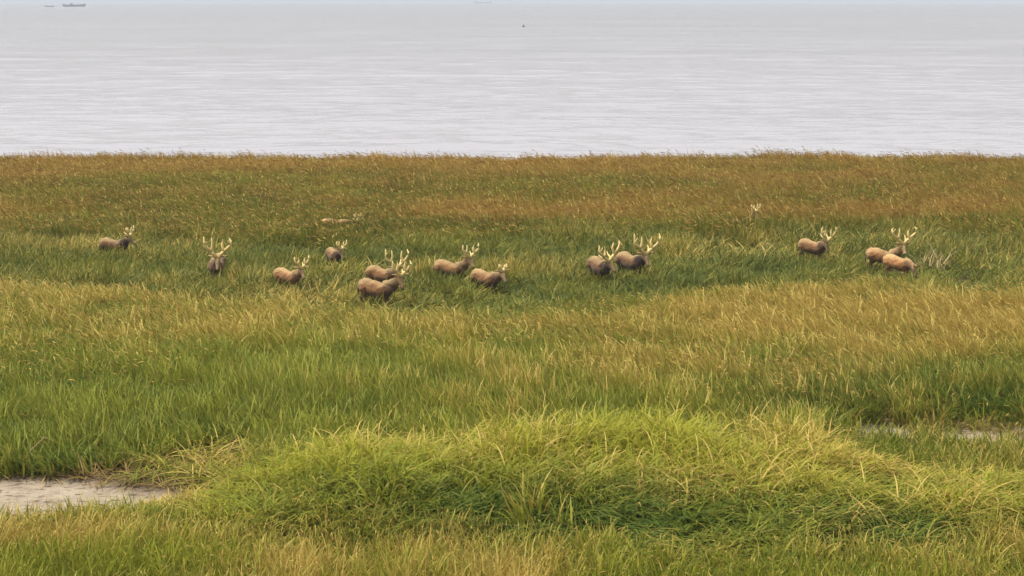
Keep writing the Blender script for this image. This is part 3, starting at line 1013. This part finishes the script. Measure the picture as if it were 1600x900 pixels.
            ap.append(ring_tube([pt(0.0, 0.06, 0.10), pt(-0.20, 0.12, 0.15), pt(-0.38, 0.16 * J(), 0.20), pt(-0.50, 0.18 * J(), 0.30 * J())], [0.042, 0.036, 0.029, 0.012], None, 8))
            if a > 0.7:
                ap.append(ring_tube([pt(0.04, 0.50, 0.58 * ky), pt(0.12, 0.47, 0.72 * J()), pt(0.14, 0.42, 0.84 * J())], [0.034, 0.028, 0.014], None, 7))
            v_, f_ = join(ap)
            mesh_obj('antler', v_, f_, M_antler, root, True)
    tag(root, d['label'], 'deer', 'deer herd in the marsh grass')
    return root


for i, d in enumerate(DEER):
    build_deer(i, d)


# ------------------------------------------------------------------ single stems and clumps that stand out
def grass_clump(name, label, u, v, variants_args, mat, cat):
    q = ground_at(u, v)
    o = tuft_mesh(name, mat, **variants_args)
    col.objects.link(o)
    o.location = (q[0], q[1], float(terrain_z(np.array([q[0]]), np.array([q[1]]))[0]))
    tag(o, label, cat)
    return o


m, n, l, out = mat_new('bleached_reed')
p = n.new('ShaderNodeBsdfPrincipled')
p.inputs['Roughness'].default_value = 0.7
bl = n.new('ShaderNodeAttribute'); bl.attribute_name = 'blade'
sp = n.new('ShaderNodeSeparateColor'); l.new(bl.outputs['Color'], sp.inputs[0])
r = n.new('ShaderNodeValToRGB')
r.color_ramp.elements[0].color = (0.28, 0.20, 0.07, 1)
r.color_ramp.elements[1].color = (0.62, 0.48, 0.22, 1)
l.new(sp.outputs[1], r.inputs['Fac']); l.new(r.outputs[0], p.inputs['Base Color'])
l.new(p.outputs[0], out.inputs['Surface'])
M_bleach = m
grass_clump('dry_reed_clump', 'bleached dry reed clump right of the rightmost deer', 1459, 424,
            dict(seed=71, n=90, L=(0.7, 1.9), rad=1.0, lean=(5, 45), bend=(10, 80), pw=1.5, w=(0.03, 0.05), wind=0.1, seg=5), M_bleach, 'reeds')

# one broken pale stalk leaning over the left mud edge
a, b = ground_at(22, 738), ground_at(74, 738)
pts = [(a[0], a[1], -0.02), (a[0] + 0.45 * (b[0] - a[0]), a[1] + 0.1, 0.62), (b[0] - 0.1, a[1] + 0.2, 1.06), (b[0] + 0.25, a[1] + 0.2, 0.92)]
v_, f_ = ring_tube([np.array(q) - np.array(pts[0]) for q in pts], [0.022, 0.02, 0.016, 0.006], None, 6)
o = mesh_obj('broken_reed_stalk', v_, f_, M_bleach, None, True)
o.location = pts[0]
tag(o, 'single pale broken reed stalk leaning over the left mud edge', 'reed stalk')

# ------------------------------------------------------------------ boats and buoy
M_hull = simple_mat('ship_hull_paint', (0.025, 0.03, 0.045), (0.05, 0.055, 0.075), 0.3, 0.5)
M_grey = simple_mat('ship_grey_paint', (0.13, 0.14, 0.17), (0.2, 0.21, 0.24), 0.3, 0.5)
M_cab = simple_mat('ship_cabin_paint', (0.25, 0.26, 0.28), (0.4, 0.4, 0.42), 0.3, 0.5)


def sea_point(u, v):
    """where the sight line meets the curved sea"""
    dr_ = ray(u, v)
    k = math.hypot(dr_[0], dr_[1])
    s_, hh_ = -dr_[2] / k, CAM_H - SEA_Z
    disc = s_ * s_ - 2 * hh_ / EARTH
    dist = (s_ - math.sqrt(disc)) * EARTH if disc > 0 else 13000.0
    return np.array([dr_[0] / k * dist, dr_[1] / k * dist, SEA_Z - dist * dist / (2 * EARTH)]), dist


def box(x0, x1, y0, y1, z0, z1, tx=0.0):
    v = [(x0, y0, z0), (x1, y0, z0), (x1, y1, z0), (x0, y1, z0), (x0 + tx, y0, z1), (x1 - tx, y0, z1), (x1 - tx, y1, z1), (x0 + tx, y1, z1)]
    return v, [(0, 3, 2, 1), (4, 5, 6, 7), (0, 1, 5, 4), (1, 2, 6, 5), (2, 3, 7, 6), (3, 0, 4, 7)]


def boat(name, u, v, px, label, hullm, cabm, cab_at, cab_w, cab_h, mast, sheer=1.0, low=0.075, cat='boat', rz=0.0):
    P, dist = sea_point(u, v)
    L = px / FPX * dist
    root = empty(name, tuple(P), rz)
    N = 18
    vs, fs = [], []
    for i in range(N + 1):
        t = i / N
        xx = (t - 0.5) * L
        bow = max(0, (t - 0.55) / 0.45)
        stern = max(0, (0.25 - t) / 0.25)
        wdt = 0.11 * L * (1 - bow ** 2.2) * (1 - 0.25 * stern) + 0.004 * L
        top = L * (low + sheer * (0.055 * bow ** 2 + 0.03 * stern ** 2))
        rake = L * 0.05 * (bow ** 2) - L * 0.02 * stern
        vs += [(xx - rake, -wdt * 0.55, -0.03 * L), (xx + rake * 0.6, -wdt, top * 0.55), (xx + rake, -wdt * 1.03, top),
               (xx + rake, wdt * 1.03, top), (xx + rake * 0.6, wdt, top * 0.55), (xx - rake, wdt * 0.55, -0.03 * L)]
        if i:
            for k in range(6):
                b0, b1 = (i - 1) * 6 + k, (i - 1) * 6 + (k + 1) % 6
                fs.append((b0, b0 + 6, b1 + 6, b1))
    fs.append(tuple(range(5, -1, -1)))
    fs.append(tuple(range(N * 6, N * 6 + 6)))
    mesh_obj('hull', vs, [tuple(reversed(q)) for q in fs], hullm, root)
    cx = cab_at * L
    z0 = low * L - 0.02 * L
    cb = mesh_obj('wheelhouse', *join([box(cx - cab_w * L / 2, cx + cab_w * L / 2, -0.06 * L, 0.06 * L, z0, z0 + cab_h * L * 0.62 + 0.02 * L, 0.006 * L),
                                       box(cx - cab_w * L * 0.33, cx + cab_w * L * 0.36, -0.045 * L, 0.045 * L, z0 + cab_h * L * 0.62 + 0.021 * L, z0 + cab_h * L + 0.02 * L, 0.006 * L)]), cabm, root)
    mesh_obj('mast', *ring_tube([(cx, 0, z0 + cab_h * L), (cx, 0, z0 + (cab_h + mast) * L)], [0.006 * L, 0.003 * L], None, 6), hullm, root)
    tag(root, label, cat)
    return root


boat('fishing_boat', 116, 10.2, 33, 'dark fishing boat with a small wheelhouse near the horizon at far left', M_hull, M_hull, -0.12, 0.13, 0.06, 0.05, low=0.085)
boat('small_boat', 77, 10.6, 15, 'small faint grey boat left of the dark fishing boat', M_grey, M_grey, -0.2, 0.16, 0.05, 0.04, low=0.10)
boat('cargo_ship', 754, 5.0, 27, 'faint cargo ship on the horizon above the middle of the herd', M_grey, M_cab, -0.38, 0.10, 0.09, 0.04, low=0.06, cat='ship')

P, dist = sea_point(818, 42)
root = empty('buoy', tuple(P))
bw = 0.5 * 5.0 / FPX * dist
v_, f_ = ring_tube([(0, 0, -0.4), (0, 0, -0.1), (0, 0, 0.35), (0, 0, 0.6)], [bw * 0.7, bw, bw, bw * 0.6], None, 14)
mesh_obj('float', v_, f_, M_hull, root)
v_, f_ = ring_tube([(0, 0, 0.55), (0, 0, 1.0), (0, 0, 1.5)], [bw * 0.35, bw * 0.28, bw * 0.1], None, 8)
mesh_obj('marker', v_, f_, M_hull, root)
tag(root, 'small dark buoy floating in the open water at upper middle', 'buoy')

# ------------------------------------------------------------------ haze
HAZE = True
if HAZE:
    v_, f_ = box(-64000, 64000, -400, 17000, -400, 16.5)
    m, n, l, out = mat_new('sea_haze')
    pv = n.new('ShaderNodeVolumePrincipled')
    pv.inputs['Color'].default_value = (0.86, 0.92, 1.0, 1)
    pv.inputs['Density'].default_value = 0.00016
    l.new(pv.outputs[0], out.inputs['Volume'])
    hz = mesh_obj('haze', v_, f_, m)
    tag(hz, 'thin pale haze over the marsh and the sea', 'haze', kind='stuff')
